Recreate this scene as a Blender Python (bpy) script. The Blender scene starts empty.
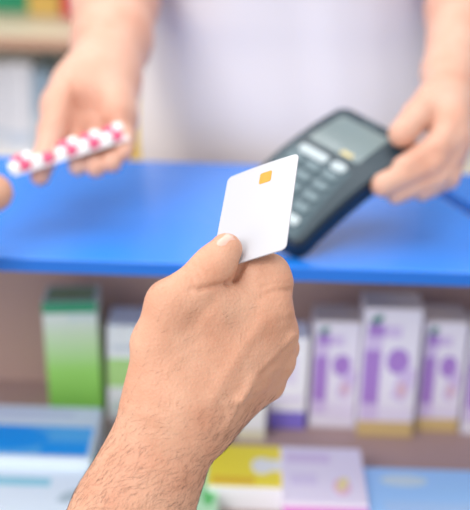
import bpy, bmesh, math, random
import numpy as np
from mathutils import Vector, Matrix, Quaternion
random.seed(7); rng = np.random.default_rng(7)
C = bpy.context.scene.collection
sc = bpy.context.scene
R = math.radians

# ------------------------------------------------------------------ camera
F = 1200.0                         # focal length in pixels of a 470 px wide frame
CZ = 1.419
CM = (Matrix.Rotation(R(90-22), 4, 'X') @ Matrix.Rotation(R(1.9), 4, 'Z'))
CM = Matrix.Translation((0, 0, CZ)) @ CM
cd = bpy.data.cameras.new('camera'); cam = bpy.data.objects.new('camera', cd); C.objects.link(cam)
cam.matrix_world = CM
cd.sensor_fit = 'HORIZONTAL'; cd.sensor_width = 36; cd.lens = 36*F/470
cd.clip_start = .05
cd.dof.use_dof = True; cd.dof.focus_distance = .758; cd.dof.aperture_fstop = 5.4; cd.dof.aperture_blades = 0
sc.camera = cam
# ------------------------------------------------------------------ light
w = bpy.data.worlds.new('world'); sc.world = w; w.use_nodes = True
bg = w.node_tree.nodes['Background']; bg.inputs[0].default_value = (.99, .99, 1, 1); bg.inputs[1].default_value = .84
def area(name, loc, target, size, power, col=(1, 1, 1)):
    l = bpy.data.lights.new(name, 'AREA'); l.shape = 'RECTANGLE'; l.size, l.size_y = size; l.energy = power; l.color = col
    o = bpy.data.objects.new(name, l); C.objects.link(o); o.location = loc
    o.rotation_euler = (Vector(target)-Vector(loc)).to_track_quat('-Z', 'Y').to_euler(); return o
area('overhead_light', (-.8, 1.25, 2.5), (0, .75, 1.1), (1.1, .9), 7, (1, .97, .93))
area('overhead_light', (.5, 1.2, 2.7), (0.1, 1.5, 1.0), (1.4, .7), 10, (1, .98, .96))
area('overhead_light', (-.5, 1.95, 2.6), (-.4, 2.6, .7), (1.2, .4), 13, (1, .98, .96))  # added overhead fill, brightens the boxes on the wall shelves
area('fill_light', (-1.2, -.7, 2.3), (.1, 1.05, .74), (1.1, .9), 30, (1, .98, .96))  # added fill on the customer side, lifts the niche and lying boxes
area('fill_light', (-2.0, -.5, 1.15), (0, 1.2, .85), (1.6, 1.4), 12, (1, .98, .96))  # added fill from the left for the boxes and the hand's side
sc.view_settings.view_transform = 'Standard'; sc.view_settings.look = 'None'
sc.view_settings.exposure = 0.0; sc.view_settings.gamma = 1; sc.view_settings.use_curve_mapping = False

# ------------------------------------------------------------------ helpers
def P(px, py, d):
    """world point seen at a pixel of the photo, at depth d (m) along the view"""
    return CM @ Vector(((px-235)/F*d, -(py-255)/F*d, -d))
def ray_plane(px, py, z=None, y=None):
    a = P(px, py, 1.0) - Vector((0, 0, CZ)); o = Vector((0, 0, CZ))
    t = (z-CZ)/a.z if z is not None else y/a.y
    return o + a*t
def node_mat(name, col, rough=.5, spec=.5, sss=0., coat=0., noise=None, bump=None, trans=0., metallic=0., ramp=None):
    m = bpy.data.materials.new(name); m.use_nodes = True; nt = m.node_tree; b = nt.nodes['Principled BSDF']
    b.inputs['Base Color'].default_value = (*col, 1); b.inputs['Roughness'].default_value = rough
    b.inputs['Specular IOR Level'].default_value = spec; b.inputs['Metallic'].default_value = metallic
    if sss:
        b.inputs['Subsurface Weight'].default_value = sss; b.inputs['Subsurface Radius'].default_value = (1, .35, .2)
        b.inputs['Subsurface Scale'].default_value = .004
    if coat: b.inputs['Coat Weight'].default_value = coat; b.inputs['Coat Roughness'].default_value = .1
    if trans: b.inputs['Transmission Weight'].default_value = trans
    tc = nt.nodes.new('ShaderNodeTexCoord')
    if noise:
        sc_, amt, col2 = noise
        n = nt.nodes.new('ShaderNodeTexNoise'); n.inputs['Scale'].default_value = sc_; n.inputs['Detail'].default_value = 4
        nt.links.new(tc.outputs['Object'], n.inputs['Vector'])
        mp = nt.nodes.new('ShaderNodeMapRange'); mp.inputs[1].default_value = .3; mp.inputs[2].default_value = .7; mp.inputs[4].default_value = amt
        nt.links.new(n.outputs[0], mp.inputs[0])
        mx = nt.nodes.new('ShaderNodeMix'); mx.data_type = 'RGBA'; mx.inputs[6].default_value = (*col, 1); mx.inputs[7].default_value = (*col2, 1)
        nt.links.new(mp.outputs[0], mx.inputs[0]); nt.links.new(mx.outputs[2], b.inputs['Base Color'])
    if ramp:
        axis, stops = ramp
        sp = nt.nodes.new('ShaderNodeSeparateXYZ'); nt.links.new(tc.outputs['Generated'], sp.inputs[0])
        cr = nt.nodes.new('ShaderNodeValToRGB'); e = cr.color_ramp.elements
        while len(e) < len(stops): e.new(.5)
        for i, (t, c) in enumerate(stops): e[i].position = t; e[i].color = (*c, 1)
        nt.links.new(sp.outputs[axis], cr.inputs[0]); nt.links.new(cr.outputs[0], b.inputs['Base Color'])
    if bump:
        last = None
        for kind, s, strength, dist in bump:
            t = nt.nodes.new('ShaderNodeTexVoronoi' if kind == 'v' else 'ShaderNodeTexNoise'); t.inputs['Scale'].default_value = s
            if kind != 'v': t.inputs['Detail'].default_value = 5
            nt.links.new(tc.outputs['Object'], t.inputs['Vector'])
            bp = nt.nodes.new('ShaderNodeBump'); bp.inputs['Strength'].default_value = strength; bp.inputs['Distance'].default_value = dist
            nt.links.new(t.outputs[0], bp.inputs['Height'])
            if last: nt.links.new(last.outputs[0], bp.inputs['Normal'])
            last = bp
        nt.links.new(last.outputs[0], b.inputs['Normal'])
    return m
def S(r, g, b):
    """sRGB 0-255 to linear"""
    return tuple((c/255/12.92 if c/255 <= .04045 else ((c/255+.055)/1.055)**2.4) for c in (r, g, b))
def link(name, me, mats, parent=None, M=None, smooth=False):
    for m in (mats if isinstance(mats, (list, tuple)) else [mats]): me.materials.append(m)
    o = bpy.data.objects.new(name, me); C.objects.link(o)
    if parent: o.parent = parent
    if M is not None: o.matrix_basis = M
    if smooth: me.polygons.foreach_set('use_smooth', [True]*len(me.polygons))
    return o
def tag(o, label, cat, group=None):
    o['label'] = label; o['category'] = cat
    if group: o['group'] = group
    return o
def empty(name, M, label=None, cat=None, group=None):
    o = bpy.data.objects.new(name, None); C.objects.link(o); o.empty_display_size = .02
    o.matrix_world = M if isinstance(M, Matrix) else Matrix.Translation(M)
    if label: tag(o, label, cat, group)
    return o
class MB:
    """collects shapes, each with a material slot, into one mesh"""
    def __init__(s): s.bm = bmesh.new(); s.slots = []
    def slot(s, m):
        if m not in s.slots: s.slots.append(m)
        return s.slots.index(m)
    def _add(s, b, m, M=None):
        i = s.slot(m)
        for f in b.faces: f.material_index = i
        if M is not None: bmesh.ops.transform(b, matrix=M, verts=b.verts)
        me = bpy.data.meshes.new('t'); b.to_mesh(me); b.free()
        s.bm.from_mesh(me); bpy.data.meshes.remove(me)
    def box(s, lo, hi, m, bev=0, seg=2, M=None):
        b = bmesh.new(); bmesh.ops.create_cube(b, size=1)
        c = [(a+z)/2 for a, z in zip(lo, hi)]; d = [z-a for a, z in zip(lo, hi)]
        for v in b.verts: v.co = Vector([v.co[i]*d[i]+c[i] for i in range(3)])
        if bev: bmesh.ops.bevel(b, geom=b.edges[:], offset=bev, segments=seg, affect='EDGES', profile=.5)
        s._add(b, m, M); return s
    def prism(s, pts, z0, z1, m, bev=0, seg=2, M=None):
        b = bmesh.new(); n = len(pts)
        lo = [b.verts.new((x, y, z0)) for x, y in pts]; hi = [b.verts.new((x, y, z1)) for x, y in pts]
        b.faces.new(lo[::-1]); b.faces.new(hi)
        for i in range(n): b.faces.new((lo[i], lo[(i+1) % n], hi[(i+1) % n], hi[i]))
        bmesh.ops.recalc_face_normals(b, faces=b.faces)
        if bev: bmesh.ops.bevel(b, geom=[e for e in b.edges if abs(e.verts[0].co.z-e.verts[1].co.z) < 1e-7], offset=bev, segments=seg, affect='EDGES', profile=.5)
        s._add(b, m, M); return s
    def build(s, name, parent=None, M=None, smooth=False):
        me = bpy.data.meshes.new(name); s.bm.to_mesh(me); s.bm.free()
        return link(name, me, s.slots, parent, M, smooth)
def rrect(w, h, r, n=6, cx=0, cy=0, w2=None, sh=0):
    """rounded rectangle; w at the top, w2 at the bottom"""
    w2 = w2 or w; out = []
    for sx, sy, a0, ww in ((1, 1, 0, w), (-1, 1, 90, w), (-1, -1, 180, w2), (1, -1, 270, w2)):
        for k in range(n+1):
            a = R(a0+90*k/n); out.append((cx+sx*(ww/2-r)+r*math.cos(a), cy+sy*(h/2-r)+r*math.sin(a)))
    return [(x+sh*(y/h+.5), y) for x, y in out]

# ---- signed distance modelling of the bodies (round cones joined by smooth unions, meshed by surface nets)
class SDF:
    def __init__(s, lo, hi, h):
        s.lo = np.array(lo, np.float32); s.h = h
        s.n = np.ceil((np.array(hi)-s.lo)/h).astype(int)+1
        s.D = np.full(s.n, .03, np.float32)
    def region(s, lo, hi):
        a = np.clip(((lo-s.lo)/s.h).astype(int), 0, s.n-1); b = np.clip(((hi-s.lo)/s.h).astype(int)+2, 1, s.n)
        if (b <= a).any(): return None, None
        ax = [(s.lo[i]+np.arange(a[i], b[i], dtype=np.float32)*s.h) for i in range(3)]
        return tuple(slice(a[i], b[i]) for i in range(3)), np.stack(np.meshgrid(*ax, indexing='ij'), -1)
    def chain(s, pts, k=.004, kin=.004, flat=None, into=None):
        """pts: [(xyz, radius)...] -> one limb, smoothly joined to what is there"""
        m = max(k, kin)+.006
        lo = np.min([np.array(p)-r for p, r in pts], 0)-m; hi = np.max([np.array(p)+r for p, r in pts], 0)+m
        sl, X = s.region(lo, hi)
        if sl is None: return
        d = None
        if len(pts) == 1: pts = pts*2
        for (a, ra), (b, rb) in zip(pts[:-1], pts[1:]):
            a = np.array(a, np.float32); b = np.array(b, np.float32); ba = b-a; q = X-a
            if flat is not None:
                n = np.array(flat[0], np.float32); f = flat[1]
                q = q+n*((q@n)*(1/f-1))[..., None]; ba = ba+n*((ba@n)*(1/f-1))
            L = float(ba@ba)
            t = np.clip((q@ba)/L, 0, 1) if L > 1e-12 else np.zeros(q.shape[:3], np.float32)
            e = np.sqrt(((q-t[..., None]*ba)**2).sum(-1))-(ra+(rb-ra)*t)
            d = e if d is None else smin(d, e, kin)
        s.D[sl] = smin(s.D[sl], d.astype(np.float32), k)
    def branch(s):
        o = SDF.__new__(SDF); o.lo, o.h, o.n = s.lo, s.h, s.n; o.D = s.D.copy(); return o
    def merge(s, o, k=.0012): s.D = smin(s.D, o.D, k)
    def mesh(s, name):
        V, Q = surface_nets(s.D, s.lo, s.h)
        me = bpy.data.meshes.new(name); me.from_pydata(V.tolist(), [], Q.tolist()); me.update(); return me
def smin(a, b, k):
    h = np.maximum(k-np.abs(a-b), 0)/k
    return (np.minimum(a, b)-h*h*k*.25).astype(np.float32)
def surface_nets(D, lo, h):
    n = np.array(D.shape); ins = D < 0
    cnt = np.zeros(n-1, np.int8); cs = []
    for i in (0, 1):
        for j in (0, 1):
            for k in (0, 1):
                cs.append((i, j, k)); cnt += ins[i:n[0]-1+i, j:n[1]-1+j, k:n[2]-1+k]
    act = (cnt > 0) & (cnt < 8); idx = np.full(n-1, -1, np.int64); I = np.argwhere(act); idx[act] = np.arange(len(I))
    val = {c: D[I[:, 0]+c[0], I[:, 1]+c[1], I[:, 2]+c[2]] for c in cs}
    acc = np.zeros((len(I), 3)); num = np.zeros(len(I))
    for c in cs:
        for ax in range(3):
            if c[ax] == 0:
                e = list(c); e[ax] = 1; e = tuple(e); a, b = val[c], val[e]; m = (a < 0) != (b < 0)
                t = np.where(m, a/np.where(m, a-b, 1), 0)
                p = np.array(c, float)[None]+np.zeros((len(I), 3)); p[:, ax] = t
                acc[m] += p[m]; num[m] += 1
    V = lo+(I+acc/num[:, None])*h
    quads = []
    for ax in range(3):
        u, v = (ax+1) % 3, (ax+2) % 3
        a = ins[tuple(slice(0, -1) if q == ax else slice(1, -1) for q in range(3))]
        b = ins[tuple(slice(1, None) if q == ax else slice(1, -1) for q in range(3))]
        E = np.argwhere(a != b); fl = a[tuple(E.T)]
        off = np.ones(3, int); off[ax] = 0; E = E+off
        def at(du, dv):
            G = E.copy(); G[:, u] -= du; G[:, v] -= dv; return idx[tuple(G.T)]
        q = np.stack([at(1, 1), at(0, 1), at(0, 0), at(1, 0)], 1)
        q[~fl] = q[~fl][:, ::-1]; quads.append(q)
    Q = np.concatenate(quads); Q = Q[(Q >= 0).all(1)]
    return V, Q
def mesh_arrays(me):
    n = len(me.vertices); V = np.empty(n*3, np.float32); N = np.empty(n*3, np.float32)
    me.vertices.foreach_get('co', V); me.vertex_normals.foreach_get('vector', N); return V.reshape(-1, 3), N.reshape(-1, 3)
def seen(V):
    """where each vertex stands in the photo's frame"""
    M = np.array(CM.inverted()); q = V@M[:3, :3].T+M[:3, 3]
    return 235+F*q[:, 0]/-q[:, 2], 255-F*q[:, 1]/-q[:, 2]
def relief(me, lines, front=True):
    """raise tendons and veins (amp > 0), press creases (amp < 0); lines: (points, amp m, width px)"""
    V, N = mesh_arrays(me); x, y = seen(V)
    view = np.array([0, 0, CZ])-V; view /= np.linalg.norm(view, axis=1)[:, None]
    facing = np.clip((N*view).sum(1)*2, 0, 1); off = np.zeros(len(V))
    for pts, amp, wd in lines:
        best = np.full(len(V), 1e9); 
        for (x0, y0), (x1, y1) in zip(pts[:-1], pts[1:]):
            L = (x1-x0)**2+(y1-y0)**2
            t = np.clip(((x-x0)*(x1-x0)+(y-y0)*(y1-y0))/max(L, 1e-6), 0, 1)
            best = np.minimum(best, (x-x0-t*(x1-x0))**2+(y-y0-t*(y1-y0))**2)
        off += amp*np.exp(-best/(2*wd*wd))
    V += N*(off*facing)[:, None]
    me.vertices.foreach_set('co', V.ravel()); me.update()

# ------------------------------------------------------------------ materials
M_blue = node_mat('blue_laminate', (.018, .25, .93), .26, .7, coat=.4)
M_blue_shade = node_mat('blue_shaded_front', (.01, .15, .62), .45, .4)
M_brown = node_mat('mauve_brown_board', S(186, 156, 147), .6, noise=(6, .5, S(178, 147, 138)))
M_skin = node_mat('tanned_skin', S(216, 167, 140), .48, .3, sss=.10, noise=(38, .7, S(198, 138, 110)),
                  bump=[('v', 620, .45, .0006), ('n', 300, .42, .0010), ('n', 90, .3, .002)])
M_skin2 = node_mat('pale_skin', S(218, 176, 156), .5, .3, sss=.12, noise=(26, .7, S(208, 146, 122)))
M_nail = node_mat('nail', S(226, 180, 164), .34, .5, coat=.25)
M_white = node_mat('white_card_board', S(236, 238, 244), .5)

# ------------------------------------------------------------------ setting
def struct(name, mb, **k): o = mb.build(name, **k); o['kind'] = 'structure'; return o
M_floor = node_mat('floor_vinyl', S(196, 190, 184), .5, noise=(3, .4, S(180, 176, 170)))
M_wall = node_mat('wall_paint', S(232, 232, 230), .8, noise=(2, .2, S(225, 226, 226)))
struct('floor', MB().box((-3.2, -1.6, -.05), (3.2, 3.2, 0), M_floor))
struct('wall_back', MB().box((-3.2, 3.2, 0), (3.2, 3.3, 3), M_wall))

# ---- the counter: worktop in two joined slabs, open display niche below
TOP, TH = 1.0, .0135
fl = ray_plane(0, 258.2, z=TOP); fr = ray_plane(470, 271.8, z=TOP)
yF = (fl.y+fr.y)/2
yB = (ray_plane(60, 158.5, z=TOP).y+ray_plane(215, 162.7, z=TOP).y)/2
ja = ray_plane(424, 187, z=TOP); jb = ray_plane(470, 215, z=TOP)
dirj = (jb-ja).normalized(); tj = (yB-ja.y)/dirj.y; jB = ja+dirj*tj; XR = 1.1
jR = ja+dirj*((XR-ja.x)/dirj.x)
if jR.y < yF: jR = ja+dirj*((yF-ja.y)/dirj.y)
mb = MB(); mb.prism([(-1.1, yF), (jR.x, yF) if jR.x < XR else (XR, yF), (jR.x, jR.y), (jB.x, yB), (-1.1, yB)] if jR.y > yF+1e-4 else [(-1.1, yF), (jR.x, yF), (jB.x, yB), (-1.1, yB)], TOP-TH, TOP, M_blue, bev=.0012)
ct = mb.build('countertop'); tag(ct, 'blue laminate countertop across the middle, under the card terminal', 'countertop')
g = .012; n2 = Vector((-dirj.y, dirj.x, 0)); n2 = n2 if n2.y > 0 else -n2
a2, b2 = jB+n2*g, (jR+n2*g)
pts = [(jB.x+g*2.2, yB), (b2.x+g*1.2, b2.y)] + ([(XR+.02, yF)] if jR.y <= yF+1e-4 else []) + [(XR+.02, yB)]
mb = MB(); mb.prism(pts, TOP-TH-.002, TOP-.0025, M_blue, bev=.0012)
c2 = mb.build('countertop'); tag(c2, 'smaller blue counter slab beyond the dark slanting joint, behind the terminal hand', 'countertop')
fe = MB().box((-1.1, yF-.0012, TOP-TH+.0002), (min(XR, jR.x), yF+.0003, TOP-.0006), M_blue_shade, .0004).build('shaded_front_band', ct)  # strip of darker blue puts the front face's shade into its colour
# carcass
SH = .722                          # shelf height
cb = empty('display_counter', (0, yF, 0), 'brown display counter with open shelf of boxes under the blue worktop', 'counter')
def part(name, mb, par): 
    o = mb.build(name); o.parent = par; o.matrix_parent_inverse = par.matrix_world.inverted(); return o
bpy.context.view_layer.update()
part('back_panel', MB().box((-1.08, 1.295, .06), (1.08, 1.311, TOP-TH-.003), M_brown), cb)
part('shelf', MB().box((-1.06, .93, SH-.016), (1.06, 1.295, SH), M_brown, .001), cb)
for sx in (-1, 1): part('side_panel', MB().box((min(sx*1.08, sx*1.062), 1.03, 0), (max(sx*1.08, sx*1.062), 1.294, TOP-TH-.003), M_brown, .001), cb)
part('front_panel', MB().box((-1.06, 1.02, .06), (1.06, 1.036, SH-.017), M_brown, .001), cb)
part('plinth', MB().box((-1.06, 1.06, 0), (1.06, 1.29, .06), M_brown), cb)

# ------------------------------------------------------------------ cartons under the counter
def carton(name_label, x, y, z, w, d, h, base, decals, rz=0, rx=0, group=None, mat=None, ry=0):
    """decals: (face 'f'|'t', u0,v0,u1,v1, colour or shape, [kind]) in 0..1 of that face; printed ink or painted-on shade, a hair proud of the board"""
    mb = MB(); m = mat or node_mat('carton_board', base, .42)
    mb.box((-w/2, 0, 0), (w/2, d, h), m, .0006, 1)
    e = .0002
    for dc in decals:
        face, u0, v0, u1, v1, col = dc[:6]; kind = dc[6] if len(dc) > 6 else 'r'
        k = tuple(round(c, 3) for c in col); mm = INK_SHADE.get(k)
        if mm is None: mm = INK_SHADE[k] = node_mat('ink_or_shade', col, .42)
        if kind == 'r': pts = [(u0, v0), (u1, v0), (u1, v1), (u0, v1)]
        elif kind == 'e': pts = [((u0+u1)/2+(u1-u0)/2*math.cos(a), (v0+v1)/2+(v1-v0)/2*math.sin(a)) for a in [R(20*i) for i in range(18)]]
        else: pts = kind
        if kind not in ('r', 'e'): pts = [(u0+(u1-u0)*a, v0+(v1-v0)*b) for a, b in kind]
        if face == 'f':
            T = Matrix(((w, 0, 0, -w/2), (0, 0, -1, 0), (0, h, 0, 0), (0, 0, 0, 1)))
        elif face == 't': T = Matrix(((w, 0, 0, -w/2), (0, d, 0, 0), (0, 0, 1, h), (0, 0, 0, 1)))
        elif face == 'l': T = Matrix(((0, 0, -1, -w/2), (-d, 0, 0, d), (0, h, 0, 0), (0, 0, 0, 1)))
        mb.prism(pts, -e, e*(1+decals.index(dc)*.25), mm, M=T)
    M = Matrix.Translation((x, y, z)) @ Matrix.Rotation(R(rz), 4, 'Z') @ Matrix.Rotation(R(ry), 4, 'Y') @ Matrix.Rotation(R(rx), 4, 'X')
    o = mb.build('medicine_box', M=M); tag(o, name_label, 'box', group); return o
INK_SHADE = {}
leaf = [(.0, .2), (.25, .75), (.6, 1), (1, .9), (.85, .45), (.5, .05)]
def at_shelf(px, y, z=SH): 
    """x of the box whose foot stands at this column of the photo, on the shelf at depth y"""
    a = ray_plane(px, 420, y=y); return a.x
YP = 1.2
W_, V1, V2, V3, GN = S(248, 247, 252), S(174, 132, 210), S(216, 198, 236), S(232, 224, 244), S(60, 130, 120)
def standing(px0, px1, top, label, yy, base, dec, depth=.044, rz=0, rx=0, group=None, mat=None, foot=420, ry=0):
    x0 = ray_plane(px0, foot, y=yy).x; x1 = ray_plane(px1, foot, y=yy).x; zt = ray_plane((px0+px1)/2, top, y=yy).z
    return carton(label, (x0+x1)/2, yy, SH+.0004+abs(math.sin(R(ry)))*(x1-x0)*.5, x1-x0-.002, depth, zt-SH, base, dec, rz=rz, rx=rx, group=group, mat=mat, ry=ry)
def purple(px0, px1, top, gold, label, yy):
    """standing supplement carton: violet side panel, leaf mark, berry picture"""
    dec = [('f', .04, .26, .34, .68, V1), ('f', .04, .68, .34, .80, V2), ('f', .04, .13, .36, .26, V2), ('f', .38, .09, .96, .24, V3),
           ('f', .08, .78, .66, .87, V2), ('f', .08, .79, .36, .88, V1), ('f', .1, .875, .34, .955, GN, leaf), ('f', .44, .50, .84, .70, V1, 'e'),
           ('f', .56, .26, .98, .56, V2, leaf), ('f', .66, .32, .82, .44, S(226, 190, 200), 'e'), ('t', 0, 0, 1, 1, S(218, 200, 186))]  # brownish lid colour paints in the shade and reflection on the tops
    if gold: dec.append(('f', 0, 0, 1, .12, S(216, 188, 130)))
    return standing(px0, px1, top, label, yy, S(238, 234, 246), dec, group='lilac and white supplement boxes')
purple(308, 355, 322, False, 'lilac and white supplement box just right of the hand, white to its foot', 1.205)
purple(356, 414, 309, True, 'tallest lilac supplement box with gold foot band, third from the hand', 1.19)
purple(415, 459, 322, True, 'lilac box with gold foot band, right of the tallest lilac box', 1.205)
purple(461, 512, 330, False, 'lilac supplement box cut by the right edge of the picture, white foot', 1.20)
standing(268, 306, 338, 'white box with violet foot band, partly behind the knuckles of the hand', 1.20, W_,
         [('f', 0, 0, 1, .19, S(136, 120, 214)), ('f', .1, .3, .9, .36, V3), ('f', .12, .5, .7, .8, V3)])
standing(236, 266, 405, 'low white box on the shelf below the little-finger side of the hand', 1.17, S(240, 240, 240),
         [('f', 0, 0, 1, .3, S(226, 220, 190))], depth=.03, foot=432)
m_gr = node_mat('green_fade_print', (1, 1, 1), .42, ramp=(2, [(0, S(134, 206, 84)), (.42, S(158, 218, 112)), (.72, S(206, 228, 190)), (.86, S(226, 234, 226)), (1, S(220, 234, 222))]))
standing(50, 104, 304, 'tall box fading from leaf green to white with dark green top band', 1.21, W_,
         [('f', 0, .91, 1, 1.0, S(52, 158, 112)), ('f', .45, .84, .95, .905, S(214, 228, 224)), ('t', .06, .1, .94, .9, S(150, 176, 120))], mat=m_gr, rz=2, ry=-2.5, depth=.048)
standing(107, 152, 326, 'white box with pale green band, between the tall green box and the hand', 1.205, S(232, 236, 238),
         [('f', 0, .36, 1, .66, S(176, 218, 138)), ('f', .1, .74, .9, .8, S(206, 214, 222)), ('f', .08, .1, .8, .2, S(210, 226, 220))], depth=.05)
def lying(px0, px1, y0, y1, h, label, base, dec, rz=0, pf=460, name='medicine_box'):
    """box lying flat; the columns are read on its near top edge"""
    x0 = ray_plane(px0, pf, z=SH+h).x; x1 = ray_plane(px1, pf, z=SH+h).x
    ya = ray_plane((px0+px1)/2, y1, z=SH+h).y; yb = ray_plane((px0+px1)/2, y0, z=SH+h).y
    return carton(label, (x0+x1)/2, ya, SH+.0004, x1-x0, yb-ya, h, base, dec, rz=rz)
BL = S(0, 160, 250); 
lying(-38, 97, 406, 458, .042, 'pale box with bright blue splash lying below the tall green box', S(222, 234, 246),
      [('t', .0, .06, .97, .60, S(84, 184, 250)), ('t', .02, .14, .66, .58, BL, 'e'), ('t', .62, .06, .96, .3, BL), ('t', .1, .78, .8, .9, S(206, 216, 236))], pf=432)
lying(-40, 84, 463, 535, .030, 'white box with teal lettering strip lying at the lower left edge', S(226, 238, 248),
      [('t', .0, .66, .72, .78, S(150, 210, 226)), ('t', .8, .42, 1.0, .62, S(178, 196, 206), leaf), ('t', .1, .2, .7, .26, S(190, 220, 234))], pf=486)
lying(100, 219, 448, 520, .020, 'green and white patterned box lying mostly hidden behind the forearm', S(190, 232, 190),
      [('t', .90, .62, 1, .92, S(226, 244, 226)), ('t', .87, .2, .97, .5, S(100, 196, 110), 'e'), ('t', .02, .5, .12, .8, S(110, 200, 110), 'e')], pf=480)
YL = S(255, 234, 70)
lying(208, 285, 446, 487, .028, 'yellow-topped box with white capsule picture lying right of the wrist', S(238, 240, 246),
      [('t', 0, 0, 1, 1, YL), ('t', .66, .38, .98, .66, S(246, 246, 240)), ('t', .56, .30, .84, .70, S(244, 244, 240), 'e'), ('t', .06, .06, .6, .22, S(240, 196, 60))], pf=470)
lying(282, 365, 448, 504, .032, 'pale lilac box with pink front edge lying between yellow and blue boxes', S(240, 230, 246),
      [('t', .06, .70, .6, .88, S(226, 206, 236)), ('t', .1, .3, .42, .5, S(228, 214, 240)), ('t', .60, .14, .82, .44, S(240, 196, 216), 'e'), ('t', .64, .2, .8, .46, S(244, 226, 160), leaf), ('f', 0, 0, 1, .85, S(226, 130, 216))], pf=480)
lying(368, 520, 470, 540, .026, 'sky blue box lying at the lower right corner of the shelf', S(164, 210, 255),
      [('t', .10, .72, .42, .90, S(206, 226, 236), 'e'), ('t', .1, .3, .9, .5, S(176, 210, 248))], pf=500)

# ------------------------------------------------------------------ card terminal
M_case = node_mat('slate_plastic', S(36, 56, 68), .35, .5)
M_side = node_mat('dark_blue_plastic', S(12, 30, 46), .4, .5)
M_face = node_mat('grey_face_plastic', S(64, 86, 96), .4)
M_key = node_mat('grey_rubber_key', S(108, 128, 136), .55)
M_keyl = node_mat('pale_function_key', S(184, 198, 204), .45)
M_scr = node_mat('display_glass', S(112, 130, 136), .2, .5, noise=(9, .5, S(136, 148, 142)))
def Rm(a, b, c): return Matrix.Rotation(c, 4, 'Z') @ Matrix.Rotation(b, 4, 'Y') @ Matrix.Rotation(a, 4, 'X')
TM = Matrix.Translation((0, 0, .003)) @ CM @ Matrix.Translation((.0796*.972+.004, .0815*.972, -1.1868*.972)) @ Rm(-.5052, -.5329, -.5665)
t = empty('card_terminal', TM, 'dark slate card payment terminal held tilted over the blue counter', 'card terminal')
def pt(name, mb, par=None, **k):
    bm = mb.bm                                                 # the whole terminal arches along its length
    for i in range(-9, 10):
        bmesh.ops.bisect_plane(bm, geom=bm.verts[:]+bm.edges[:]+bm.faces[:], plane_co=(0, i*.0105, 0), plane_no=(0, 1, 0))
    for v in bm.verts: v.co.z += .013*(1-(v.co.y/.09)**2)-.004
    return mb.build(name, par or t, **k)
h_ = .170
mb = MB(); mb.prism(rrect(.100, h_, .012, w2=.094, sh=.010), -.024, -.001, M_side, bev=.004, seg=3); pt('case', mb)
mb = MB(); mb.prism(rrect(.062, .130, .012, cy=.018, w2=.070), -.030, -.023, M_side, bev=.004, seg=3); pt('base', mb)
mb = MB(); mb.prism(rrect(.098, h_-.003, .011, w2=.092, sh=.010), -.0015, .0016, M_case, bev=.0015); pt('face_plate', mb)
mb = MB(); mb.prism(rrect(.060, .050, .004, cy=.044, w2=.062, sh=.001), .0012, .0024, M_scr, bev=.0004); 
mb.box((.008, .021, .0024), (.022, .026, .0026), node_mat('amber_reflection', S(206, 190, 130), .4)); pt('display', mb)  # amber patch paints a golden reflection at the display's lower right
mb = MB(); mb.prism(rrect(.070, .090, .006, cy=-.037, w2=.078), .0012, .0022, M_face, bev=.0004); pt('keypad_plate', mb)
mb = MB(); mb.prism(rrect(.018, .002, .0009, cy=.0775), .0012, .002, M_key); pt('speaker_slot', mb)
mb = MB(); mb.box((-.012, .0838, -.009), (.006, .0862, -.004), node_mat('green_light', S(110, 190, 150), .4), .0006); pt('status_light', mb)
for i in range(2):
    mb = MB(); mb.prism(rrect(.034 if i == 0 else .016, .011, .004, cx=-.0105 if i == 0 else .0205, cy=.0045), .002, .0042, M_keyl, bev=.0008); pt('function_key', mb)
for r_ in range(5):
    for c_ in range(3):
        ww = .021
        mb = MB(); mb.prism(rrect(.0165, .0092, .003, cx=(c_-1)*ww*(1+.03*r_), cy=-.0095-r_*.0145), .002, .0046, M_key if r_ < 4 else [M_keyl, M_key, M_keyl][c_], bev=.0008); pt('key', mb)
# cable from the back of the terminal is out of sight; none is shown

# ------------------------------------------------------------------ bank card
def card_depth_at(px, py):
    n = (CMn @ Vector((0, 0, 1, 0))).to_3d(); o = CMn.translation
    a = P(px, py, 1)-Vector((0, 0, CZ)); tt = (o-Vector((0, 0, CZ))).dot(n)/a.dot(n); return tt
CMn = CM @ Matrix.Translation((0.0129, 0.0279, -0.7625)) @ Rm(-0.8487, -0.4649, 0.3058)
M_card = node_mat('white_glossy_plastic', S(190, 190, 197), .25, .5)
def bend(x, y): return -.0009*(x/.027)**2*(.6+.4*y/.043)
bm = bmesh.new(); cw, chh, rr = .054, .0856, .0034
nx, ny = 18, 28; gv = {}
for side, zz in ((0, .00038), (1, -.00038)):
    for i in range(nx+1):
        for j in range(ny+1):
            x = -cw/2+cw*i/nx; y = -chh/2+chh*j/ny
            cx, cy = max(abs(x)-(cw/2-rr), 0), max(abs(y)-(chh/2-rr), 0)
            if cx > 0 and cy > 0:
                # square corner to round corner
                m_ = max(cx, cy); l_ = math.hypot(cx, cy); x = math.copysign(cw/2-rr+cx*m_/l_, x); y = math.copysign(chh/2-rr+cy*m_/l_, y)
            gv[side, i, j] = bm.verts.new((x, y, zz+bend(x, y)))
for side in (0, 1):
    for i in range(nx):
        for j in range(ny):
            q = [gv[side, i, j], gv[side, i+1, j], gv[side, i+1, j+1], gv[side, i, j+1]]; bm.faces.new(q if side == 0 else q[::-1])
ring = [(i, 0) for i in range(nx)]+[(nx, j) for j in range(ny)]+[(i, ny) for i in range(nx, 0, -1)]+[(0, j) for j in range(ny, 0, -1)]
for (a, b), (c, d) in zip(ring, ring[1:]+ring[:1]): bm.faces.new((gv[0, c, d], gv[0, a, b], gv[1, a, b], gv[1, c, d]))
bmesh.ops.recalc_face_normals(bm, faces=bm.faces)
me = bpy.data.meshes.new('bank_card'); bm.to_mesh(me); bm.free()
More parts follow.
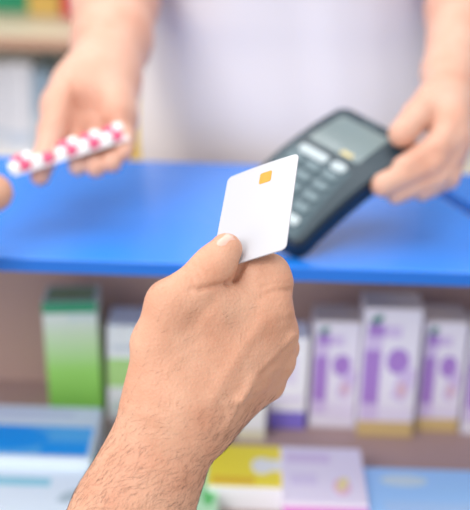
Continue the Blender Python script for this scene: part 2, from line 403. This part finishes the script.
kc = link('bank_card', me, M_card, M=CMn, smooth=False); tag(kc, 'white bank card with gold chip pinched upright in the hand', 'bank card')
M_gold = node_mat('gold_contact', S(206, 152, 52), .4, .4, metallic=.2); M_gl = node_mat('gold_groove', S(196, 148, 60), .5)
mb = MB(); cx, cy = .0042, .0290; z0 = bend(cx, cy)+.0003
mb.prism(rrect(.0090, .0102, .0016, cx=cx, cy=cy), z0, z0+.0002, M_gold)
for q in ((cx-.0044, cy-.0017, cx-.0022, cy-.0015), (cx-.0044, cy+.0015, cx-.0022, cy+.0017), (cx+.0022, cy-.0017, cx+.0044, cy-.0015), (cx+.0022, cy+.0015, cx+.0044, cy+.0017), (cx-.0023, cy-.004, cx-.0021, cy+.004), (cx+.0021, cy-.004, cx+.0023, cy+.004)):
    mb.box((q[0], q[1], z0+.0002), (q[2], q[3], z0+.00026), M_gl)
mb.build('chip', kc)

# ------------------------------------------------------------------ customer's right hand and forearm
B0 = .742
def H(px, py, dz, r, base=B0): d = base+dz/1000; return (P(px, py, d), r*d/F)
view = (CM.to_3x3() @ Vector((0, 0, 1))).normalized()
dT = card_depth_at(228, 254); dI = card_depth_at(238, 264)
pts_all = [P(a, b, c) for a in (50, 320) for b in (225, 540) for c in (B0-.06, B0+.085)]
lo = [min(p[i] for p in pts_all) for i in range(3)]; hi = [max(p[i] for p in pts_all) for i in range(3)]
h = SDF([lo[0]-.06, lo[1]-.01, lo[2]-.07], hi, .0010)
px = 1/1600
K = lambda v: v*B0/F
# forearm and wrist
h.chain([H(-70, 860, -60, 74), H(40, 700, -35, 68), H(95, 594, -12, 61), H(133, 512, 2, 53), H(157, 456, 6, 44), H(176, 411, 8, 46)], k=K(20), kin=K(30), flat=(view, .80))
# palm: one chain per metacarpal
for a, b in (((186, 402, 4, 46), (264, 312, 10, 25)), ((192, 404, 8, 44), (275, 334, 20, 22)), ((196, 406, 14, 38), (275, 360, 33, 19)), ((198, 410, 20, 33), (265, 383, 44, 18))):
    h.chain([H(*a), H(*b)], k=K(26), flat=(view, .85))
h.chain([H(168, 398, 2, 40), H(161, 345, -4, 29), H(172, 306, -10, 25)], k=K(26), flat=(view, .9))      # thumb metacarpal
h.chain([H(190, 360, 8, 38), H(212, 308, -2, 28), H(250, 300, 6, 18)], k=K(24), flat=(view, .85))                        # web muscle
palm = h.D.copy()
def finger(pts, k, kin=K(7)):
    b = h.branch(); b.D = palm.copy(); b.chain([(H(*p) if len(p) == 4 else p) for p in pts], k=K(k), kin=kin); return b
dz_i = (dI-B0)*1000
fs = []
fs.append(finger([(267, 310, 10, 24), (273, 283, dz_i+13, 19), (270, 273, dz_i+14, 18.3), (257, 275, dz_i+12, 16.5), (240, 271, dz_i+12, 14.5)], 12))
fs.append(finger([(276, 335, 20, 21), (276, 324, 46, 16), (274, 314, 58, 15), (262, 304, 64, 14), (246, 306, 58, 12.5)], 8))
fs.append(finger([(276, 360, 33, 18.5), (282, 348, 55, 16), (278, 338, 68, 15), (258, 332, 72, 13), (242, 334, 64, 12)], 8))
fs.append(finger([(266, 383, 44, 17.5), (270, 374, 60, 14), (266, 366, 70, 13), (250, 360, 74, 11.5), (236, 360, 68, 10.5)], 8))
dz_t = (dT-B0)*1000; pass
fs.append(finger([(172, 305, -10, 25.5), (196, 287, dz_t-16, 21), (213, 268, dz_t-14, 20), (226, 249.5, dz_t-10.9, 16.5)], 12, kin=K(12)))
for b in fs: h.merge(b, k=.0010)
me = h.mesh('person')
V, N = mesh_arrays(me)
relief(me, [
    ([(239, 399), (251, 380), (267, 364), (283, 349), (292, 336)], .0017, 3.0),      # long vein to the middle knuckle
    ([(226, 428), (233, 412), (239, 399)], .0012, 3.2),
    ([(214, 396), (238, 356), (262, 322)], .0012, 5),                               # tendons
    ([(246, 390), (262, 378), (280, 366)], .0010, 3),
    ([(228, 405), (250, 392), (268, 388)], .0010, 3),
    ([(180, 345), (200, 330), (222, 300)], .0005, 4), ([(165, 372), (188, 352), (215, 345)], .0004, 4),
    ([(252, 404), (272, 392), (282, 378)], -.0015, 4), ([(262, 374), (280, 358), (290, 347)], -.0018, 5),
    ([(256, 348), (272, 338)], -.0005, 5),
    ([(190, 290), (205, 288), (218, 286), (230, 283)], -.0010, 3.0), ([(243, 265), (238, 275), (230, 284)], -.0034, 2.0), ([(230, 284), (214, 287), (200, 289)], -.0014, 1.6),                 # fold below the thumb
    ([(176, 262), (188, 272), (196, 284)], -.0004, 1.6), ([(183, 257), (195, 267), (202, 279)], -.0004, 1.4), ([(190, 252), (201, 262), (208, 272)], -.0003, 1.3),
    ([(262, 296), (276, 291), (292, 290)], -.0010, 2.2), ([(262, 287), (277, 283), (291, 283)], -.0004, 1.4), ([(258, 278), (272, 275), (286, 274)], -.0003, 1.3),
    ([(286, 303), (290, 312)], .0014, 6), ([(282, 320), (294, 318)], -.0008, 3.5), ([(284, 352), (295, 352)], -.0008, 3.5), ([(278, 376), (290, 376)], -.0007, 3.5),
    ([(128, 402), (160, 412), (200, 424), (226, 436)], -.0006, 5), ([(122, 416), (155, 428), (190, 440)], -.0004, 4),
    ([(150, 292), (172, 296), (186, 310)], .0005, 7),
])
pr = empty('person', P(135, 512, B0), "customer's tanned bare right forearm and hand holding out the white card", 'person')
bpy.context.view_layer.update()
def under(o, par): o.parent = par; o.matrix_parent_inverse = par.matrix_world.inverted(); return o
body = under(link('body', me, M_skin, smooth=True), pr)
# thumb nail: a thin curved plate on the thumb tip
def nail(px, py, dirv, wd, ln, me_arr, par, mat, lift=.0003):
    V, N = me_arr; x, y = seen(V); d2 = (x-px)**2+(y-py)**2
    vw = np.array([0, 0, CZ])-V; fac = (N*vw).sum(1) > 0
    d2[~fac] = 1e9; i = int(np.argmin(d2)); c = Vector(V[i].tolist()); near = d2 < 16; n = Vector(N[near].mean(0).tolist()).normalized()
    ax = Vector(dirv); ax = (ax-n*ax.dot(n)).normalized(); sd = n.cross(ax).normalized()
    bm = bmesh.new(); g = {}
    U, W = 10, 8
    for s_ in (0, 1):
        for a in range(U+1):
            for b in range(W+1):
                u = a/U*2-1; v = b/W*2-1
                uu = u*math.sqrt(max(1-.42*v*v, 0)); vv = v*math.sqrt(max(1-.38*u*u, 0))
                z = -.42*wd*vv*vv/1.0*.9-.10*ln*uu*uu+lift+(.0003 if s_ == 0 else -.0006)
                g[s_, a, b] = bm.verts.new(c+ax*(uu*ln/2)+sd*(vv*wd/2)+n*z)
    for s_ in (0, 1):
        for a in range(U):
            for b in range(W):
                q = [g[s_, a, b], g[s_, a+1, b], g[s_, a+1, b+1], g[s_, a, b+1]]; bm.faces.new(q if s_ == 0 else q[::-1])
    rg = [(a, 0) for a in range(U)]+[(U, b) for b in range(W)]+[(a, W) for a in range(U, 0, -1)]+[(0, b) for b in range(W, 0, -1)]
    for p_, q_ in zip(rg, rg[1:]+rg[:1]): bm.faces.new((g[(0,)+q_], g[(0,)+p_], g[(1,)+p_], g[(1,)+q_]))
    bmesh.ops.recalc_face_normals(bm, faces=bm.faces)
    m_ = bpy.data.meshes.new('nail'); bm.to_mesh(m_); bm.free()
    return under(link('thumb_nail', m_, mat, smooth=True), par)
arr = mesh_arrays(me)
nail(223.5, 241, P(230, 236, B0)-P(216, 256, B0), .0135, .0150, arr, pr, M_nail)
# fine dark hair on the forearm and the wrist
M_hair = node_mat('dark_hair', S(60, 40, 30), .5)
V, N = arr; x, y = seen(V)
dens = np.clip((y-395)/100, 0, 1)**1.2 + .03*((y > 290) & (y < 400) & (x < 250)) + .25*np.clip((x-(y*-.35+345))/25, 0, 1)*((y > 395))
dens *= (y < 545) & (x > 40)
sel = rng.choice(len(V), size=6200, replace=False, p=dens/dens.sum())
hv, hf = [], []
al = (P(150, 300, B0)-P(120, 520, B0)).normalized(); acr = (P(260, 470, B0)-P(120, 440, B0)).normalized()
for i in sel:
    p = Vector(V[i].tolist()); n = Vector(N[i].tolist()); d = (al*rng.uniform(.3, 1.0)+acr*rng.uniform(.1, 1.1))
    d = (d-n*d.dot(n)).normalized(); d = (d+n*rng.uniform(.10, .38)).normalized(); L = rng.uniform(.003, .0095); r0 = .000062
    sd = d.cross(n).normalized(); curl = (n*-.25+sd*rng.uniform(-.3, .3))
    b0 = len(hv); st = 4
    for k in range(st+1):
        tt = k/st; c = p-n*.0003+d*(L*tt)+curl*(L*tt*tt); r_ = r0*(1-.75*tt)
        for a in range(3):
            an = a*2.094; hv.append(c+sd*(r_*math.cos(an))+n*(r_*math.sin(an)))
    for k in range(st):
        for a in range(3):
            hf.append((b0+k*3+a, b0+k*3+(a+1) % 3, b0+k*3+3+(a+1) % 3, b0+k*3+3+a))
me_h = bpy.data.meshes.new('arm_hair'); me_h.from_pydata(hv, [], hf); me_h.update()
ah = under(link('arm_hair', me_h, M_hair, smooth=True), pr); ah['kind'] = 'stuff'

# ------------------------------------------------------------------ second customer fingertip at the left edge
h = SDF(list(P(-75, 250, 1.16)), list(P(30, 150, 1.16)), .0012)
a_, b_ = P(-110, 270, 0.98), P(30, 140, 1.12)
h = SDF([min(a_[i], b_[i])-.03 for i in range(3)], [max(a_[i], b_[i])+.03 for i in range(3)], .0013)
h.chain([H(-120, 300, 0, 34, 1.0), H(-75, 235, 0, 30, 1.04), H(-50, 215, 0, 26, 1.06)], k=.01, kin=.01)
pb = h.D.copy(); 
for ch in ([(-45, 210, 0, 19, 1.07), (-22, 198, 0, 18, 1.08), (-6, 193, 0, 19, 1.09)], [(-48, 232, 0, 12, 1.04), (-34, 232, 0, 11, 1.05), (-20, 230, 0, 10, 1.06)],
           [(-56, 248, 0, 11.5, 1.03), (-42, 250, 0, 10.5, 1.04), (-30, 248, 0, 9.5, 1.05)], [(-50, 195, 0, 13, 1.05), (-40, 178, 0, 12, 1.06), (-26, 168, 0, 10, 1.07)]):
    b = h.branch(); b.D = pb.copy(); b.chain([H(*c) for c in ch], k=.006, kin=.003); h.merge(b, .001)
me = h.mesh('person')
pl = empty('person', P(-50, 215, 1.06), 'fingertips reaching in at the left edge for the blister pack', 'person')
bpy.context.view_layer.update()
under(link('body', me, M_skin, smooth=True), pl)

# ------------------------------------------------------------------ pharmacist
h = SDF([-.30, 1.02, .78], [.40, 1.66, 1.80], .0026)
def G(px, py, d, r): return (P(px, py, d), r*d/F)
# trunk, neck, head, upper arms
CX = .055; CY = 1.50
def wp(x, y, z, r): return (Vector((x, y, z)), r)
h.chain([wp(CX, CY, .80, .115), wp(CX, CY, 1.05, .105), wp(CX, CY, 1.30, .115), wp(CX, CY+.01, 1.45, .085)], k=.04, kin=.04)
h.chain([wp(CX-.13, CY+.01, 1.45, .055), wp(CX+.13, CY+.01, 1.45, .055)], k=.05)
h.chain([wp(CX, CY+.01, 1.45, .052), wp(CX, CY, 1.56, .05)], k=.04)
h.chain([wp(CX, CY-.005, 1.68, .074), wp(CX, CY-.03, 1.61, .05)], k=.02, kin=.04)
h.chain([wp(CX, CY-.078, 1.665, .008), wp(CX, CY-.092, 1.64, .011)], k=.008)
for s_ in (-1, 1): h.chain([wp(CX+s_*.074, CY, 1.665, .012), wp(CX+s_*.072, CY, 1.64, .009)], k=.004)
eA, eB = wp(-.142, 1.44, 1.235, .044), wp(.262, 1.44, 1.225, .044)
h.chain([wp(CX-.165, CY+.01, 1.44, .055), eA, ], k=.02); h.chain([wp(CX+.165, CY+.01, 1.44, .055), eB], k=.02)
# right forearm (left in the picture), palm up
h.chain([eA, G(115, 0, 1.345, 40), G(112, 40, 1.30, 36), G(104, 80, 1.245, 33)], k=.01, kin=.02)
h.chain([G(104, 80, 1.245, 32), G(114, 118, 1.195, 24)], k=.02)
h.chain([G(92, 84, 1.24, 30), G(92, 122, 1.20, 20)], k=.02)
h.chain([G(74, 92, 1.225, 24), G(62, 108, 1.20, 20)], k=.02)
hp = h.D.copy(); br = []
def fg(pts, k=.008): b = h.branch(); b.D = hp.copy(); b.chain([G(*p) for p in pts], k=k, kin=.005); br.append(b)
fg([(63, 104, 1.20, 19), (53, 130, 1.172, 14), (44, 160, 1.152, 11), (40, 176, 1.145, 9.5)], .012)
fg([(80, 122, 1.20, 13), (80, 148, 1.175, 11), (78, 166, 1.152, 9.5)])
fg([(95, 126, 1.20, 13), (96, 150, 1.172, 11), (96, 168, 1.145, 9.5)])
fg([(109, 126, 1.20, 13), (112, 148, 1.172, 11), (112, 163, 1.145, 9.5)])
fg([(121, 122, 1.20, 12), (124, 138, 1.175, 10), (124, 152, 1.150, 9)])
for b in br: h.merge(b, .001)
# left forearm (right in the picture), gripping the terminal
h.chain([eB, G(462, 10, 1.32, 33), G(449, 72, 1.24, 25)], k=.01, kin=.02)
h.chain([G(449, 72, 1.235, 24), G(440, 112, 1.180, 19)], k=.015)
h.chain([G(450, 76, 1.235, 22), G(452, 120, 1.170, 16)], k=.012)
h.chain([G(453, 80, 1.235, 18), G(458, 140, 1.165, 12)], k=.012)
hp = h.D.copy(); br = []
fg([(434, 98, 1.19, 18), (418, 116, 1.168, 15.5), (402, 134, 1.148, 14)], .008)
fg([(452, 122, 1.168, 16), (436, 149, 1.15, 14.5), (404, 168, 1.135, 12.5)], .006)
fg([(455, 134, 1.165, 15), (430, 164, 1.145, 14), (383, 185, 1.128, 12.5)], .006)
fg([(458, 144, 1.168, 14), (438, 176, 1.15, 12), (396, 194, 1.138, 10.5)], .006)
fg([(458, 150, 1.172, 12), (448, 178, 1.158, 11), (422, 192, 1.148, 9.5)], .006)
for b in br: h.merge(b, .001)
me = h.mesh('body')
relief(me, [([(88, 104), (90, 120), (98, 130)], -.020, 9), ([(74, 84), (80, 104), (84, 124)], -.0025, 3), ([(96, 92), (108, 116)], -.002, 6),
            ([(66, 90), (58, 112)], .002, 6), ([(118, 96), (122, 120)], .002, 6), ([(426, 132), (440, 124)], -.002, 4)])
ph = empty('person', (CX, CY, .8), 'pharmacist in a white short-sleeved coat behind the blue counter', 'person')
bpy.context.view_layer.update()
under(link('body', me, M_skin2, smooth=True), ph)
# coat with short sleeves and soft vertical folds
M_coat = node_mat('white_coat_cotton', S(238, 230, 228), .8, .2, noise=(5, .3, S(232, 226, 228)))
h = SDF([CX-.30, 1.28, .62], [CX+.30, 1.70, 1.56], .004)
h.chain([wp(CX-.055, CY, .60, .130), wp(CX-.050, CY, 1.0, .118), wp(CX-.05, CY, 1.3, .125), wp(CX-.06, CY+.01, 1.42, .09)], k=.05, kin=.06)
h.chain([wp(CX+.060, CY, .60, .135), wp(CX+.055, CY, 1.0, .122), wp(CX+.05, CY, 1.3, .125), wp(CX+.06, CY+.01, 1.42, .09)], k=.05, kin=.06)
h.chain([wp(CX-.13, CY+.01, 1.45, .066), wp(CX+.13, CY+.01, 1.45, .066)], k=.05)
for s_, e in ((-1, eA), (1, eB)):
    q = Vector((CX+s_*.165, CY+.01, 1.44)); h.chain([(q, .068), (q.lerp(e[0], .72), .066)], k=.03)
me = h.mesh('coat'); V, N = mesh_arrays(me)
fold = .0018*np.sin(V[:, 0]*62+1.8*np.sin(V[:, 2]*6))+.0025*np.sin(V[:, 0]*27+V[:, 2]*7+1)+.0006*np.sin(V[:, 0]*110+V[:, 2]*14)
V = V+N*(fold*np.clip(-N[:, 1]+.2, 0, 1))[:, None]; me.vertices.foreach_set('co', V.ravel()); me.update()
ob = link('coat', me, M_coat, smooth=True)
under(ob, ph)
# short dark hair cap and eyes, above the frame
bm = bmesh.new(); bmesh.ops.create_uvsphere(bm, u_segments=32, v_segments=18, radius=.083)
bmesh.ops.delete(bm, geom=[v for v in bm.verts if v.co.z < -.01 and v.co.y < .03], context='VERTS')
bmesh.ops.transform(bm, matrix=Matrix.Translation((CX, CY+.008, 1.69)), verts=bm.verts)
mh = bpy.data.meshes.new('hair'); bm.to_mesh(mh); bm.free(); under(link('hair', mh, node_mat('brown_hair', S(80, 56, 42), .6), smooth=True), ph)

# ------------------------------------------------------------------ blister pack in the open palm
pc = (P(12, 174, 1.128)+P(128, 137, 1.150))/2
u = (P(128, 137, 1.150)-P(12, 174, 1.128)); Lb = u.length; u.normalize()
n = Vector((-.05, .02, 1)); n = (n-u*n.dot(u)).normalized(); v = n.cross(u)
BMx = Matrix(((u.x, v.x, n.x, pc.x), (u.y, v.y, n.y, pc.y), (u.z, v.z, n.z, pc.z), (0, 0, 0, 1))) @ Matrix.Translation((0, .016, 0))
bp_ = empty('blister_pack', BMx, 'blister pack of pink and white capsules on the open palm', 'blister pack')
M_foil = node_mat('white_foil', S(238, 238, 242), .35, .5); M_pk = node_mat('pink_gelatine', S(220, 84, 128), .25, .5, coat=.3); M_wc = node_mat('white_gelatine', S(250, 250, 250), .25, .5, coat=.3)
M_clear = node_mat('clear_plastic', (1, 1, 1), .05, .5, trans=1.0)
mb = MB(); mb.prism(rrect(Lb, .046, .005), -.0009, 0, M_foil, bev=.0002); mb.build('foil', bp_)
def capsule(flip):
    mb = MB(); r = .0056; L = .0222; seg = 16
    b = bmesh.new(); rings = []
    prof = [(-L/2+r-r*math.cos(a), r*math.sin(a)) for a in [R(k*18) for k in range(1, 6)]]+[(0, r)]
    prof2 = [(0, r*1.06)]+[(L/2-r+r*math.cos(a), r*1.06*math.sin(a)) for a in [R(90-k*18) for k in range(0, 5)]]
    for mat, pf, tip in ((M_pk, prof, -L/2), (M_wc, prof2, L/2)):
        b = bmesh.new(); rs = [[b.verts.new((x, r_*math.cos(2*math.pi*k/seg), r_*math.sin(2*math.pi*k/seg)+.0044)) for k in range(seg)] for x, r_ in pf]
        for A, B in zip(rs, rs[1:]):
            for k in range(seg): b.faces.new((A[k], A[(k+1) % seg], B[(k+1) % seg], B[k]))
        end = rs[0] if mat is M_pk else rs[-1]; tp = b.verts.new((tip, 0, .0044))
        for k in range(seg): b.faces.new((end[k], end[(k+1) % seg], tp))
        b.faces.new(rs[-1] if mat is M_pk else rs[0])
        bmesh.ops.recalc_face_normals(b, faces=b.faces); mb._add(b, mat)
    return mb
proto = None
for row in range(2):
    for c_ in range(5):
        M = Matrix.Translation(((c_-2)*.0228+(.003 if row else -.003), (row-.5)*.021-.0045, 0)) @ Matrix.Rotation(R(0 if row else 180)+R(random.uniform(-6, 6)), 4, 'Z')
        if proto is None: proto = capsule(0).build('capsule', bp_, M=M, smooth=True)
        else:
            o = proto.copy(); C.objects.link(o); o.parent = bp_; o.matrix_basis = M

# ------------------------------------------------------------------ shelving unit behind the pharmacist
M_shelf = node_mat('cream_shelf_board', S(232, 222, 198), .5, noise=(4, .3, S(224, 212, 186)))
M_edge = node_mat('rosewood_edge', S(190, 150, 128), .5); M_back = node_mat('teal_grey_backing', S(168, 180, 186), .7)
YU, YB2 = 2.45, 2.85
su = empty('shelving_unit', (0, YU, 0), 'cream pharmacy shelving with wooden edges standing behind the pharmacist', 'shelving')
bpy.context.view_layer.update()
z1 = ray_plane(20, 38, y=YU).z; levels = [z1-.83, z1-.56, z1-.27, z1, z1+.40, z1+.75]
part('back_panel', MB().box((-1.2, YB2, 0), (1.2, YB2+.02, z1+1.1), M_back), su)
for xx in (-1.2, -.15, .75, 1.2): part('upright', MB().box((xx-.01, YU+.002, 0), (xx+.01, YB2, z1+1.1), M_shelf), su)
for zz in levels:
    b_ = part('shelf', MB().box((-1.19, YU+.01, zz-.02), (1.19, YB2, zz), M_shelf), su)
    part('shelf_edge', MB().box((-1.2, YU-.006, zz-.022), (1.2, YU+.009, zz+.001), M_edge), su)
def shelf_box(x0, x1, hgt, col, label, z, y=YU+.05, dep=.12, band=None, name='medicine_box', group=None):
    mb = MB(); m = node_mat('carton_board', col, .5); mb.box((x0, y, z+.0005), (x1-.001, y+dep, z+hgt), m, .001, 1)
    if band: mb.box((x0+.001, y-.0006, z+hgt*band[0]), (x1-.005, y, z+hgt*band[1]), node_mat('ink_or_shade', band[2], .5))
    o = mb.build(name); tag(o, label, 'box', group); return o
X = lambda p, py=60, yy=YU+.05: ray_plane(p, py, y=yy).x
zt = z1
shelf_box(X(-30, 5), X(11, 5), .11, S(30, 150, 110), 'green box at the left end of the upper wall shelf', zt, YU+.27, .1)
shelf_box(X(11, 5), X(46, 5), .09, S(222, 186, 96), 'golden yellow box on the upper wall shelf beside the green box', zt, YU+.25, .1, (.5, .8, S(200, 160, 80)))
shelf_box(X(49, 5), X(80, 5), .12, S(226, 60, 90), 'red and pink box on the upper wall shelf beside the raised arm', zt, YU+.24, .1, (.55, .9, S(222, 60, 150)))
zl = z1-.27
shelf_box(X(-22), X(4), .20, S(222, 226, 238), 'tall white box at the picture edge on the middle wall shelf', zl, band=(.2, .3, S(190, 206, 226)))
shelf_box(X(4), X(31), .205, S(228, 232, 244), 'tall white box second from the picture edge on the middle wall shelf', zl, band=(.12, .26, S(200, 214, 236)))
shelf_box(X(31), X(50), .19, S(150, 176, 200), 'grey-blue box on the middle wall shelf beside the white ones', zl, band=(.1, .5, S(196, 210, 224)))
shelf_box(X(50), X(76), .15, S(206, 222, 232), 'low pale blue box on the middle wall shelf near the open palm', zl)
shelf_box(X(128, 110), X(139, 110), .125, S(244, 206, 60), 'yellow box glimpsed between the open hand and the white coat', zl, YU+.03)
zb = z1-.56
shelf_box(X(-20, 150), X(12, 150), .23, S(234, 178, 178), 'pink box on the lower wall shelf at the left edge', zb, YU+.03, band=(.3, .8, S(240, 220, 190)))
shelf_box(X(13, 150), X(38, 150), .235, S(240, 226, 190), 'cream box on the lower wall shelf beside the pink one', zb, YU+.03)
shelf_box(X(128, 140), X(150, 140), .20, S(222, 230, 238), 'pale box on the lower wall shelf beside the white coat', zb, YU+.03)
shelf_box(X(462, 130), X(500, 130), .22, S(232, 232, 226), 'off-white box on the wall shelf at the right edge of the picture', zl, YU+.04)
shelf_box(X(462, 160), X(500, 160), .235, S(226, 224, 206), 'ivory box on the lower wall shelf at the right edge', zb, YU+.04)
